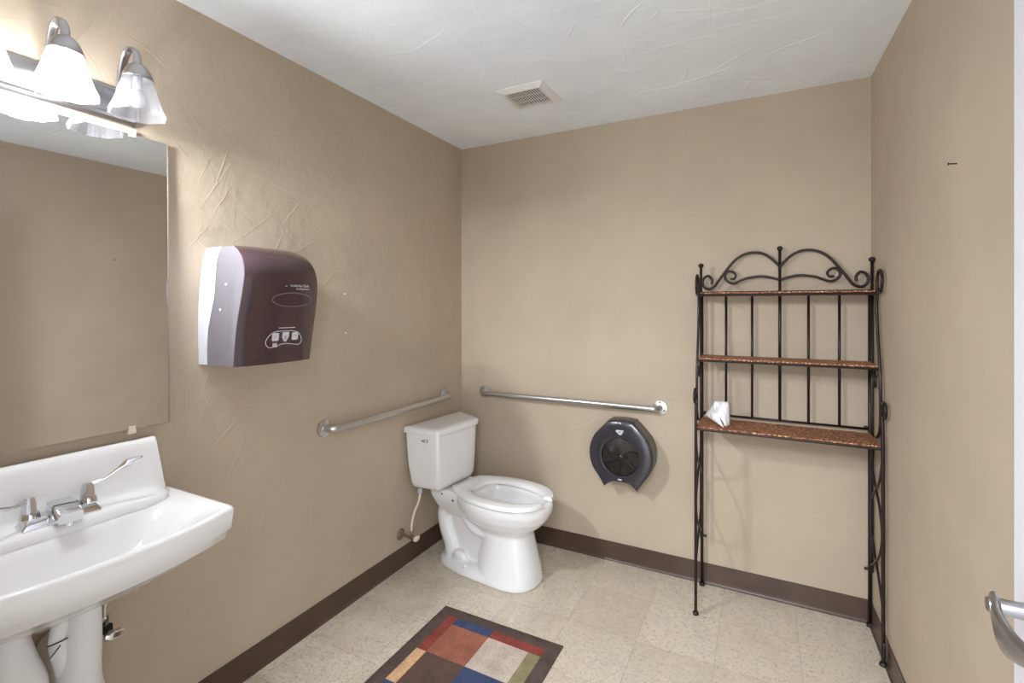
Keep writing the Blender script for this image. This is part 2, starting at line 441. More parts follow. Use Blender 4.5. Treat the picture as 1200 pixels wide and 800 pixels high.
# ------------------------------------------------------------------ vanity light (three shades)
LY = -2.08
van = tag(empty('vanity_light', (0, LY, 2.022)), 'brushed nickel bathroom wall light with ribbed glass shades above the mirror', 'wall light')
bm = bmesh.new()
prof = [(0, .052), (.010, .052), (.014, .047), (.016, .040), (.024, .034), (.027, .026), (.027, -.026), (.024, -.034), (.016, -.040), (.014, -.047), (.010, -.052), (0, -.052)]
loopsA = [[V((x, -.228+e, z*(1-ez))) for x, z in prof] for e, ez in ((0, .25), (.004, .05), (.010, 0))]
loopsB = [[V((x, .228-e, z*(1-ez))) for x, z in prof] for e, ez in ((.010, 0), (.004, .05), (0, .25))]
loft(bm, loopsA+loopsB); link('back_plate', bm, M['nickel'], van, auto=30)
SX = .135
for i, dy in enumerate((-.154, .010, .174)):
    bm = bmesh.new()
    pth = spline([(.022, dy, .010), (.034, dy, .045), (.046, dy, .095), (.072, dy, .140), (.106, dy, .146), (.130, dy, .122), (SX, dy, .088)], 6)
    loops = []
    for j, p in enumerate(pth):
        d = (pth[min(j+1, len(pth)-1)]-pth[max(j-1, 0)]).normalized(); nn = V((-d.z, 0, d.x))
        loops.append([p+nn*.0040*math.sin(a)+V((0, .0105*math.cos(a), 0)) for a in [2*PI*k/12 for k in range(12)]])
    loft(bm, loops); arm = link('arm', bm, M['nickel'], van, smooth=True)
    bm = bmesh.new()
    lathe(bm, [(.006, .082), (.012, .080), (.022, .072), (.031, .058), (.037, .042), (.039, .034), (.037, .034), (.034, .040), (.02, .06), (.003, .066)], 32, Matrix.Translation((SX, dy, .014)))
    link('shade_cap', bm, M['nickel'], van, smooth=True)
    bm = bmesh.new(); n = 96; loops = []
    def sh_ring(r, z, amp):
        out = []
        for k in range(n):
            a = 2*PI*k/n; rr = r*(1+amp*math.cos(8*a)*.55+amp*.45*math.cos(32*a)); out.append(V((SX+rr*math.cos(a), dy+rr*math.sin(a), z)))
        return out
    outer = [(.030, .046, 0), (.036, .036, .01), (.043, .012, .03), (.050, -.018, .05), (.058, -.046, .07), (.067, -.070, .09)]
    outer = [(r, z+.014, am) for r, z, am in outer]
    for r, z, am in outer: loops.append(sh_ring(r, z, am))
    for r, z, am in outer[::-1]: loops.append(sh_ring(r-.0025, z+(.0005 if z > -.06 else 0), am))
    loft(bm, loops, False, False); link('glass_shade', bm, M['shade'], van, smooth=True)
    bm = bmesh.new(); sphere(bm, (SX, dy, -.006), .023, 16, (1, 1, 1.15)); lathe(bm, [(.012, .018), (.012, .062)], 16, Matrix.Translation((SX, dy, 0)))
    link('bulb', bm, M['bulb_on'] if i < 2 else M['bulb_off'], van, smooth=True)
for dy in (-.154, .010):
    L = bpy.data.lights.new('vanity_bulb_light', 'POINT'); L.energy = 7.2; L.shadow_soft_size = .03; L.color = (.93, .965, 1)
    lo = bpy.data.objects.new('vanity_bulb_light', L); COL.objects.link(lo); lo.location = (SX, LY+dy, 2.02-.045)
    L = bpy.data.lights.new('vanity_boost_spot', 'SPOT'); L.energy = 34; L.shadow_soft_size = .03; L.color = (.93, .965, 1)  # added spot at the same bulb, strengthens light and shadows towards the back wall
    L.spot_size = math.radians(140); L.spot_blend = 1
    lo = bpy.data.objects.new('vanity_boost_spot', L); COL.objects.link(lo); lo.location = (SX, LY+dy, 2.02-.045)
    lo.rotation_euler = V((.62, .78, -.30)).to_track_quat('-Z', 'Y').to_euler()

# ------------------------------------------------------------------ paper towel dispenser
dz0, dz1 = 1.212, 1.620; DY = -1.509
tow = tag(empty('paper_towel_dispenser', (0, DY, dz0)), 'smoked dark plastic paper towel dispenser with grey sides on the left wall', 'dispenser')
DHt = dz1-dz0
def lerpt(tab, s):
    for (a, va), (b, vb) in zip(tab, tab[1:]):
        if s <= b:
            f = (s-a)/(b-a); f = f*f*(3-2*f) if False else f; return va+(vb-va)*f
    return tab[-1][1]
WT = [(0, .150), (.2, .152), (.35, .1525), (.5, .151), (.7, .146), (.85, .139), (.95, .130), (1, .121)]
FT = [(0, .196), (.12, .203), (.25, .211), (.38, .221), (.5, .232), (.62, .241), (.72, .245), (.78, .243), (.85, .233), (.91, .215), (.96, .188), (1, .155)]
WV = [(0, .050), (.15, .052), (.3, .060), (.42, .074), (.55, .088), (.65, .091), (.75, .087), (.88, .084), (1, .086)]
RowsS = [0, .05, .1, .15, .2, .25, .3, .35, .4, .45, .5, .55, .6, .65, .7, .75, .8, .84, .88, .91, .94, .96, .98, 1]
def dshell(x0f, x1f, ins=0., inner=True):
    """side shell between two depth profiles: loops along the outline (left side up, top, right side down, bottom)"""
    def loop(xf):
        P = [V((xf(s), -(lerpt(WT, s)-ins), s*(DHt-ins)+ins*.5)) for s in RowsS]
        w1 = lerpt(WT, 1)-ins
        P += [V((xf(1), -w1+2*w1*k/10, DHt-ins*.5)) for k in range(1, 10)]
        P += [V((xf(s), (lerpt(WT, s)-ins), s*(DHt-ins)+ins*.5)) for s in RowsS[::-1]]
        w0 = lerpt(WT, 0)-ins
        P += [V((xf(0), w0-2*w0*k/10, ins*.5)) for k in range(1, 10)]
        return P
    return [loop(x0f), loop(lambda s: (x0f(s)+x1f(s))/2), loop(x1f)]
wave = lambda s: lerpt(WV, s)
fr = lambda s: lerpt(FT, s)
def capgrid(bm, xf, w_in, bulge, z_in=0.):
    """domed grid cap over the outline"""
    N_ = 20; g = []
    for s in RowsS:
        w = lerpt(WT, s)-w_in; row = []
        for k in range(N_+1):
            u_ = -1+2*k/N_; u_ = math.copysign(abs(u_)**.8, u_)
            row.append(bm.verts.new((xf(s)+bulge*(1-abs(u_)**3.2), w*u_, s*(DHt-z_in)+z_in*.5)))
        g.append(row)
    for A, B in zip(g, g[1:]):
        for k in range(N_): bm.faces.new([A[k], A[k+1], B[k+1], B[k]])
    return g
bm = bmesh.new(); loft(bm, dshell(lambda s: .001, wave)); link('back_housing', bm, M['white'], tow, auto=40)
bm = bmesh.new(); loft(bm, dshell(lambda s: wave(s)+.0004, lambda s: fr(s)-.004, .0012)); link('side_cover', bm, M['greyside'], tow, auto=30)
bm = bmesh.new()
g1 = capgrid(bm, lambda s: fr(s)+.002, .0004, .020)
rim = [r[0] for r in g1]+g1[-1][1:-1]+[r[-1] for r in g1[::-1]]+g1[0][1:-1][::-1]
rb = [bm.verts.new((v.co.x-.0055, v.co.y*.995, v.co.z)) for v in rim]
for i in range(len(rim)): bm.faces.new([rim[i], rim[(i+1) % len(rim)], rb[(i+1) % len(rim)], rb[i]])
bm.faces.new(rb)
link('front_cover', bm, M['smoke'], tow, auto=45)
def fx(y, z):
    s = min(1, max(0, z/DHt)); return fr(s)+.002+.020*(1-abs(y/(lerpt(WT, s)-.0004))**4.0)+.0006
bm = bmesh.new()                                             # raised oval window ring
tube(bm, [V((fx(.030+.082*math.cos(a), .225+.024*math.sin(a))-.0012, .030+.082*math.cos(a), .225+.024*math.sin(a))) for a in [2*PI*k/48 for k in range(48)]], .0018, 8, closed=True)
link('window_ring', bm, M['greyside'], tow, smooth=True)
bm = bmesh.new()
FM = Matrix(((0, 0, 1, 0), (1, 0, 0, 0), (0, 1, 0, 0), (0, 0, 0, 1)))    # text plane -> facing +x, reading towards +y
def onfront(y, z, tilt=0): return Matrix.Translation((fx(y, z), y, z)) @ Matrix.Rotation(tilt, 4, 'Y') @ FM
text_mesh('Kimberly-Clark', .0125, bm, onfront(.052, .2715))
text_mesh('PROFESSIONAL*', .0078, bm, onfront(.066, .2610))
for a in (0, 1, 2):
    box(bm, -.004+.002*a, .004-.002*a, -.0006, .0006, 0, .0004, 0, mtx=onfront(-.004, .272+.002*a))
link('maker_lettering', bm, M['print'], tow)
# pictogram: three panels joined by a loop
bm = bmesh.new(); cy_, cz_ = .018, .088
lp = spline([(-.062, -.030), (-.076, -.012), (-.066, .010), (-.044, .024), (-.02, .026), (.0, .026), (.03, .025), (.052, .018), (.068, .0), (.070, -.018), (.055, -.026), (.02, -.021), (-.01, -.020), (-.04, -.028)], 4, True)
tube(bm, [V((fx(cy_+p[0], cz_+p[1])-.0003, cy_+p[0], cz_+p[1])) for p in lp], .0013, 6, closed=True)
for py in (-.040, 0, .040):
    prr = rrect(-.013, .013, -.014, .014, .005, 4, 1) if py else [(-.013, .016), (.013, .016), (.014, 0), (.004, -.018), (-.004, -.018), (-.013, -.004)]
    loft(bm, [[V((fx(cy_+py+a, cz_+.006+b)+.0004-d, cy_+py+a, cz_+.006+b)) for a, b in prr] for d in (.0022, 0)])
X = fx(cy_-.04, cz_-.022); 
for k in range(3): box(bm, X-.001, X+.0004, cy_-.048+.006*k, cy_-.044+.006*k, cz_-.030, cz_-.010+.002*(k % 2))
for k in range(9): box(bm, fx(0, .125)-.001, fx(0, .125)+.0002, cy_-.030+.0075*k, cy_-.0245+.0075*k, cz_+.036, cz_+.039)
link('instruction_pictogram', bm, M['print'], tow)
for s in (-1, 1):
    bm = bmesh.new(); tube(bm, [(fx(cy_+s*.04, cz_+.008)+.0006, cy_+s*.04-.005, cz_+.008), (fx(cy_+s*.04, cz_+.008)+.0006, cy_+s*.04+.005, cz_+.008)], .0008, 6); link('pictogram_dash', bm, M['dark'], tow)
bm = bmesh.new()
tube(bm, [(fx(cy_, cz_+.01)+.0006, cy_-.005, cz_+.010), (fx(cy_, cz_-.006)+.0006, cy_+.006, cz_-.006)], .0008, 6)
tube(bm, [(fx(cy_, cz_+.01)+.0006, cy_+.005, cz_+.010), (fx(cy_, cz_-.006)+.0006, cy_-.006, cz_-.006)], .0008, 6)
link('pictogram_cross', bm, M['dark'], tow)
bm = bmesh.new()                                            # raised finger recess arch at the bottom of the front
tube(bm, [V((fx(y, .01+.03*(1-(y/.1)**2))-.001, y, .006+.034*(1-(y/.105)**2))) for y in [-.1+.2*k/24 for k in range(25)]], .0016, 6)
link('tear_arch', bm, M['smoke'], tow, smooth=True)
for (z, x) in ((.275, .150), (.190, .125)):
    bm = bmesh.new(); lathe(bm, [(.0045, 0), (.0045, .0025), (.003, .003)], 14, Matrix.Translation((x, -(lerpt(WT, z/DHt)-.002), z)) @ xrot('z', (0, -1, 0))); link('side_pin', bm, M['print'], tow)
bm = bmesh.new(); box(bm, .085, .10, -.12, -.10, -.006, .003, .002); link('latch', bm, M['dark'], tow)

# ------------------------------------------------------------------ grab bars
def grab_bar(p0, p1, nrm, label):
    p0, p1, n = V(p0), V(p1), V(nrm); d = (p1-p0).normalized(); R = .016; off = .054; br = .036
    root = tag(empty('grab_bar', p0), label, 'grab bar', None)
    pts = [p0+n*.006]
    def arc(c, a0, s):
        out = []
        for k in range(9):
            a = PI/2*k/8
            out.append(c+(-d*s)*br*math.cos(a)+n*br*math.sin(a)); 
        return out
    A = arc(p0+n*(off-br)+d*br, 0, 1); B = arc(p1+n*(off-br)-d*br, 0, -1)[::-1]
    pts = [p0+n*.004]+A+B+[p1+n*.004]
    bm = bmesh.new(); tube(bm, [p-p0 for p in pts], R, 18); link('bar', bm, M['steel'], root, smooth=True)
    for p in (p0, p1):
        mt = Matrix.Translation(p-p0) @ xrot('z', n)
        bm = bmesh.new(); lathe(bm, [(.038, 0.0005), (.039, .003), (.037, .007), (.022, .010), (.0165, .012)], 36, mt, True, True)
        f = link('flange', bm, M['steel'], root, auto=40)
        for k in range(3):
            a = PI/2+2*PI*k/3; bm = bmesh.new()
            lathe(bm, [(.0052, 0), (.0050, .002), (.003, .0032)], 12, mt @ Matrix.Translation((.028*math.cos(a), .028*math.sin(a), .008))); link('screw', bm, M['chrome'], f)
    return root
grab_bar((0, -1.118, .868), (0, -.19, .868), (1, 0, 0), 'satin steel grab bar on the left wall beside the toilet tank')
grab_bar((.180, 0, .876), (1.262, 0, .876), (0, -1, 0), 'long satin steel grab bar on the back wall above the black tissue dispenser')

# ------------------------------------------------------------------ toilet (local +X points away from the left wall)
toi = tag(empty('toilet', (.032, -.346, 0), math.radians(-6)), 'white ceramic two-piece toilet in the corner with an open-front seat', 'toilet')
def egg(ub, uf, w, z, n=48, ex=2.25, k=.16, wide=None):
    """egg loop: rear ub, front uf, half-width w; k<0 pulls widest point forward"""
    uc, L = (ub+uf)/2, (uf-ub)/2; out = []
    for i in range(n):
        a = 2*PI*i/n; c, s = math.cos(a), math.sin(a)
        cu = math.copysign(abs(c)**(2/ex), c); sv = math.copysign(abs(s)**(2/ex), s)
        out.append(V((uc+L*cu, w*sv*(1-k*cu), z)))
    return out
bm = bmesh.new()
# front column + bowl, closed shell
K_ = 1.035
sec = [(.36, .712, .146, .0, 2.5, .03), (.36, .712, .146, .015, 2.5, .03), (.37, .706, .136, .06, 2.5, .03), (.38, .690, .122, .13, 2.5, .03), (.40, .672, .112, .20, 2.5, .03),
       (.38, .664, .110, .242, 2.4, .03), (.33, .685, .128, .262, 2.3, .04), (.28, .722, .156, .29, 2.25, .06), (.25, .755, .178, .325, 2.2, .08), (.24, .772, .190, .36, 2.2, .09), (.236, .776, .192, .385, 2.2, .09), (.24, .773, .190, .398, 2.2, .09),
       (.255, .758, .175, .402, 2.2, .09), (.320, .735, .130, .400, 2.15, .07), (.330, .728, .124, .385, 2.15, .07), (.340, .722, .124, .355, 2.15, .07), (.36, .68, .108, .30, 2.1, .06), (.41, .62, .07, .235, 2.0, .05), (.45, .57, .03, .215, 2, 0)]
loft(bm, [egg(a, b, w, z*K_, 48, ex, k) for a, b, w, z, ex, k in sec])
def rl(u0, u1, w, z, r): return [V((x, y, z)) for x, y in rrect(u0, u1, -w, w, r, 6, 6)]
loft(bm, [rl(.13, .36, .085, .27, .04), rl(.105, .37, .115, .325, .04), rl(.09, .38, .130, .365, .035), rl(.085, .38, .134, .385, .03), rl(.085, .38, .134, .412, .03), rl(.089, .37, .130, .420, .03)])
loft(bm, [rl(.15, .60, .066, .0, .05), rl(.16, .60, .062, .15, .05), rl(.14, .58, .066, .28, .05), rl(.12, .5, .08, .35, .04)])
loft(bm, [egg(.095, .700, .147, 0, 48, 2.6, -.02), egg(.095, .700, .147, .012, 48, 2.6, -.02), egg(.105, .680, .138, .034, 48, 2.6, -.02), egg(.13, .64, .112, .050, 48, 2.6, 0)])
tr = spline([(.50, 0, .255), (.42, 0, .222), (.345, 0, .240), (.29, 0, .300), (.225, 0, .350), (.165, 0, .325), (.145, 0, .26), (.160, 0, .18), (.195, 0, .10), (.20, 0, .0)], 5)
loops = []
for j, p in enumerate(tr):
    d = (tr[min(j+1, len(tr)-1)]-tr[max(j-1, 0)]).normalized(); nn = V((-d.z, 0, d.x)); ra = .040+.020*min(1, max(0, (j-12)/8))
    loops.append([p+nn*ra*math.sin(a)+V((0, .100*math.copysign(abs(math.cos(a))**.8, math.cos(a)), 0)) for a in [2*PI*k/24 for k in range(24)]])
loft(bm, loops)
sphere(bm, (.27, -.085, .055), .045, 16, (1.15, .55, 1)); sphere(bm, (.27, .085, .055), .045, 16, (1.15, .55, 1))
bowl = link('bowl', bm, M['ceramic'], toi, smooth=True)
rm = bowl.modifiers.new('r', 'REMESH'); rm.mode = 'VOXEL'; rm.voxel_size = .0055; rm.adaptivity = 0
sm = bowl.modifiers.new('s', 'SMOOTH'); sm.factor = .6; sm.iterations = 9
apply_mods(bowl)
for s in (-1, 1):
    bm = bmesh.new(); lathe(bm, [(.012, 0), (.012, .008), (.009, .013), (.003, .015)], 16, Matrix.Translation((.33, .118*s, .036))); link('bolt_cap', bm, M['ceramic'], toi, smooth=True)
# tank
def tl(u0, u1, w, z, r, bul=0):
    """tank plan: straight back, crisp near front corner, far front corner cut back and rounded"""
    P = [(u0, -w, .018), (u1, -w+.022, .020), (u1-.004, w-.085, .060), (u0, w, .022)]; out = []
    n = len(P)
    for i in range(n):
        p = V((P[i][0], P[i][1], 0)); a = V((*P[i-1][:2], 0)); c = V((*P[(i+1) % n][:2], 0)); rr = P[i][2]
        d0 = (a-p).normalized(); d1 = (c-p).normalized(); q0 = p+d0*rr; q1 = p+d1*rr
        for k in range(9):
            s_ = k/8; out.append(q0*(1-s_)**2+p*2*s_*(1-s_)+q1*s_*s_)
        nx = V((*P[(i+1) % n][:2], 0))-d1*(-1)*0; nq = nx+(p-nx).normalized()*P[(i+1) % n][2]
        for k in range(1, 8): out.append(q1.lerp(nq, k/8))
    return [V((q.x, q.y, z)) for q in out]
bm = bmesh.new()
loft(bm, [tl(.055, .195, .200, .430, .03), tl(.042, .212, .214, .438, .03), tl(.034, .218, .221, .46, .03), tl(.016, .222, .228, .56, .03), tl(.006, .224, .233, .72, .03), tl(.010, .220, .229, .728, .03)])
link('tank', bm, M['ceramic'], toi, auto=50)
bm = bmesh.new()
loft(bm, [tl(.004, .226, .235, .728, .03), tl(-.002, .234, .243, .730, .03), tl(-.003, .235, .244, .750, .03), tl(.001, .231, .240, .758, .03), tl(.012, .220, .229, .7625, .03), tl(.04, .19, .20, .764, .03)])
link('tank_lid', bm, M['ceramic'], toi, auto=50)
bm = bmesh.new(); fa = math.atan2(.022, .217)
mt = Matrix.Translation((.150, -.2165, .700)) @ Matrix.Rotation(fa, 4, 'Z')
lathe(bm, [(.019, -.002), (.019, .0025), (.016, .0045)], 24, mt @ xrot('z', (0, -1, 0)) @ Matrix.Diagonal((1.5, .62, 1, 1)))
link('flush_plate', bm, M['ceramic'], toi, auto=40)
bm = bmesh.new(); lathe(bm, [(.0085, .002), (.0085, .007), (.007, .011), (.002, .012)], 16, mt @ Matrix.Translation((.012, 0, 0)) @ xrot('z', (0, -1, 0)))
tube(bm, [mt @ V((.010, -.011, 0)), mt @ V((-.022, -.014, -.001))], [.0062, .0045], 8); link('flush_lever', bm, M['chrome'], toi, smooth=True)
# open-front seat: a band along a U path
bm = bmesh.new()
oh = [(.228, .0), (.228, .05), (.229, .085), (.236, .106), (.258, .126), (.31, .154), (.40, .187), (.50, .200), (.60, .192), (.68, .165), (.728, .125), (.752, .088), (.762, .050)]
ih = [(.335, .0), (.336, .025), (.341, .050), (.350, .072), (.366, .090), (.395, .106), (.44, .118), (.51, .123), (.58, .117), (.635, .101), (.675, .080), (.700, .062), (.712, .046)]
oh = [(p.x, p.y) for p in spline([(a, b, 0) for a, b in oh], 4)]; ih = [(p.x, p.y) for p in spline([(a, b, 0) for a, b in ih], 4)]
out_l = [V((u_, -v_, 0)) for u_, v_ in oh[::-1]]+[V((u_, v_, 0)) for u_, v_ in oh[1:]]
in_l = [V((u_, -v_, 0)) for u_, v_ in ih[::-1]]+[V((u_, v_, 0)) for u_, v_ in ih[1:]]
rings = []
for po, pi in zip(out_l, in_l):
    cross = []
    for (f, z) in ((0, .421), (0, .433), (.05, .440), (.35, .4445), (.70, .442), (.95, .437), (1, .430), (1, .421)):
        q = po.lerp(pi, f); cross.append(V((q.x, q.y, z)))
    rings.append(cross)
loft(bm, rings); link('seat', bm, M['seat'], toi, auto=50)
for s in (-1, 1):
    bm = bmesh.new(); tube(bm, [(.226, .05*s, .428), (.226, .085*s, .428)], .010, 12); link('seat_hinge', bm, M['seat'], toi, smooth=True)
    for u in (.5, .7):
        bm = bmesh.new(); box(bm, u-.015, u+.015, (.150 if u < .6 else .115)*s-.006, (.150 if u < .6 else .115)*s+.006, .413, .4215, .001); link('seat_bumper', bm, M['seat'], toi)
    for (u, z) in ((.185, .398), (.285, .392)):
        bm = bmesh.new(); lathe(bm, [(.0055, 0), (.0055, .003), (.002, .004)], 12, Matrix.Translation((u, (.131 if u < .2 else .160)*s, z)) @ xrot('z', (0, s, 0))); link('deck_hole_plug', bm, M['dark'], toi)

# toilet shut-off valve with hose
val = tag(empty('shutoff_valve', (0, -.60, .178)), 'tarnished toilet shut-off valve with cream hose low on the left wall', 'valve')
bm = bmesh.new(); mt = xrot('z', (1, 0, 0))
lathe(bm, [(.030, .0005), (.030, .004), (.024, .010), (.012, .014), (.0075, .016), (.0075, .065), (.012, .065), (.012, .088), (.006, .092)], 24, mt)
link('valve_body', bm, M['valve'], val, auto=40)
bm = bmesh.new(); lathe(bm, [(.005, .085), (.005, .105)], 12, mt)
loft(bm, [[V((x, .024*math.cos(a)*s, .014*math.sin(a)*s)) for a in [2*PI*k/24 for k in range(24)]] for x, s in ((.103, .8), (.106, 1), (.114, 1), (.118, .7))])
link('valve_handle', bm, M['hose'], val, auto=40)
bm = bmesh.new(); tube(bm, [(.076, 0, .008), (.076, 0, .035)], .008, 12); link('outlet_nut', bm, M['valve'], val, smooth=True)
bm = bmesh.new(); pth = spline([(.076, 0, .03), (.078, .0, .07), (.086, .010, .13), (.100, .026, .18), (.106, .034, .225), (.106, .034, .2525)], 6)
tube(bm, pth, .0062, 10); link('supply_hose', bm, M['hose'], val, smooth=True)
bm = bmesh.new(); tube(bm, [(.106, .034, .232), (.106, .034, .2525)], .013, 8); link('hose_nut', bm, M['white'], val)

# ------------------------------------------------------------------ jumbo toilet-tissue dispenser on the back wall
tp = tag(empty('toilet_tissue_dispenser', (1.078, 0, .625)), 'round black jumbo toilet tissue dispenser on the back wall', 'dispenser')
def tp_out(R, notch=.034):
    P = []
    top = math.radians(66)
    a0, a1 = math.radians(-42), math.radians(44)
    for k in range(25):
        a = a0+(a1-a0)*k/24; P.append((R*math.cos(a), R*math.sin(a)))
    P += [(R*.385, R*1.045), (R*.0, R*1.075), (-R*.385, R*1.045)]
    for k in range(25):
        a = PI-a1+(a1-a0)*k/24; P.append((R*math.cos(a), R*math.sin(a)))
    P += [(-R*.60, -R*.88), (-R*.515, -R*1.03)]
    for k in range(11):
        s = -1+2*k/10; P.append((R*.47*s, -R*.985+notch*(1-s*s)))
    P += [(R*.515, -R*1.03), (R*.60, -R*.88)]
    return P
bm = bmesh.new()
loft(bm, [[V((x, y, z)) for x, z in tp_out(R)] for R, y in ((.170, -.001), (.171, -.04), (.171, -.078))]); link('back_housing', bm, M['smoke_edge'], tp, auto=30)
bm = bmesh.new()
def clampc(P, rr, zf=0.):   # blend outline to circle of radius rr
    out = []
    for x, z in P:
        a = math.atan2(z, x); out.append((rr*math.cos(a), rr*math.sin(a)))
    return out
O_ = tp_out(.172)
lp = [[V((x, -.0785, z)) for x, z in O_], [V((x, -.108, z)) for x, z in O_], [V((x*.985, -.116, z*.985)) for x, z in O_], [V((x*.95, -.120, z*.955)) for x, z in O_]]
def mixl(f, rr, y, zo=-.006):
    C_ = clampc(O_, rr); return [V((x*.95*(1-f)+cx*f, y, z*.955*(1-f)+(cz+zo)*f)) for (x, z), (cx, cz) in zip(O_, C_)]
lp += [mixl(.5, .140, -.1235), mixl(.85, .122, -.126), mixl(1, .108, -.127), mixl(1, .101, -.125), mixl(1, .098, -.110)]
loft(bm, lp); link('cover', bm, M['tpcover'], tp, auto=28)
for k in range(6):
    bm = bmesh.new(); a0 = math.radians(82-60*k); a1 = a0-math.radians(60)
    g = .0015
    c0 = V((0, 0, -.006))
    N_ = 8; row_f = []; 
    pts = []
    for j in range(N_+1):
        s = j/N_; a = a0+(a1-a0)*s; yy = -.1115-.013*(1-s)
        pts.append([V((r*math.cos(a+(.35*(1-r/.1))), yy if r > .02 else -.1185, r*math.sin(a+.35*(1-r/.1))-.006)) for r in (.006, .02, .055, .0965)])
    vs = [[bm.verts.new(p) for p in row] for row in pts]; vb_ = [[bm.verts.new(V((p.x, -.1095, p.z))) for p in row] for row in pts]
    for j in range(N_):
        for i in range(3):
            bm.faces.new([vs[j][i], vs[j+1][i], vs[j+1][i+1], vs[j][i+1]]); bm.faces.new([vb_[j][i], vb_[j][i+1], vb_[j+1][i+1], vb_[j+1][i]])
        bm.faces.new([vs[j][3], vs[j+1][3], vb_[j+1][3], vb_[j][3]]); bm.faces.new([vs[j][0], vb_[j][0], vb_[j+1][0], vs[j+1][0]])
    for j in (0, N_):
        for i in range(3): bm.faces.new([vs[j][i], vs[j][i+1], vb_[j][i+1], vb_[j][i]])
    link('window_vane', bm, M['tphub'], tp, auto=30)
bm = bmesh.new(); lathe(bm, [(.010, -.115), (.010, -.1215), (.005, -.1235)], 16, Matrix.Translation((0, 0, -.006)) @ Matrix(((1, 0, 0, 0), (0, 0, 1, 0), (0, 1, 0, 0), (0, 0, 0, 1)))); link('hub', bm, M['tphub'], tp)
bm = bmesh.new()
for (x, z, w) in ((0, .134, .019), (-.012, .128, .010), (.010, .128, .008), (0, .121, .014), (.002, .115, .008)):
    box(bm, x-w, x+w, -.1280, -.122, z-.0024, z+.0024)
link('top_label', bm, M['print'], tp)
bm = bmesh.new(); box(bm, -.010, .010, -.1275, -.122, -.128, -.121, .001); link('bottom_label', bm, M['print'], tp)
bm = bmesh.new(); box(bm, -.004, .006, -.1215, -.115, .168, .173); link('key_slot', bm, M['print'], tp)

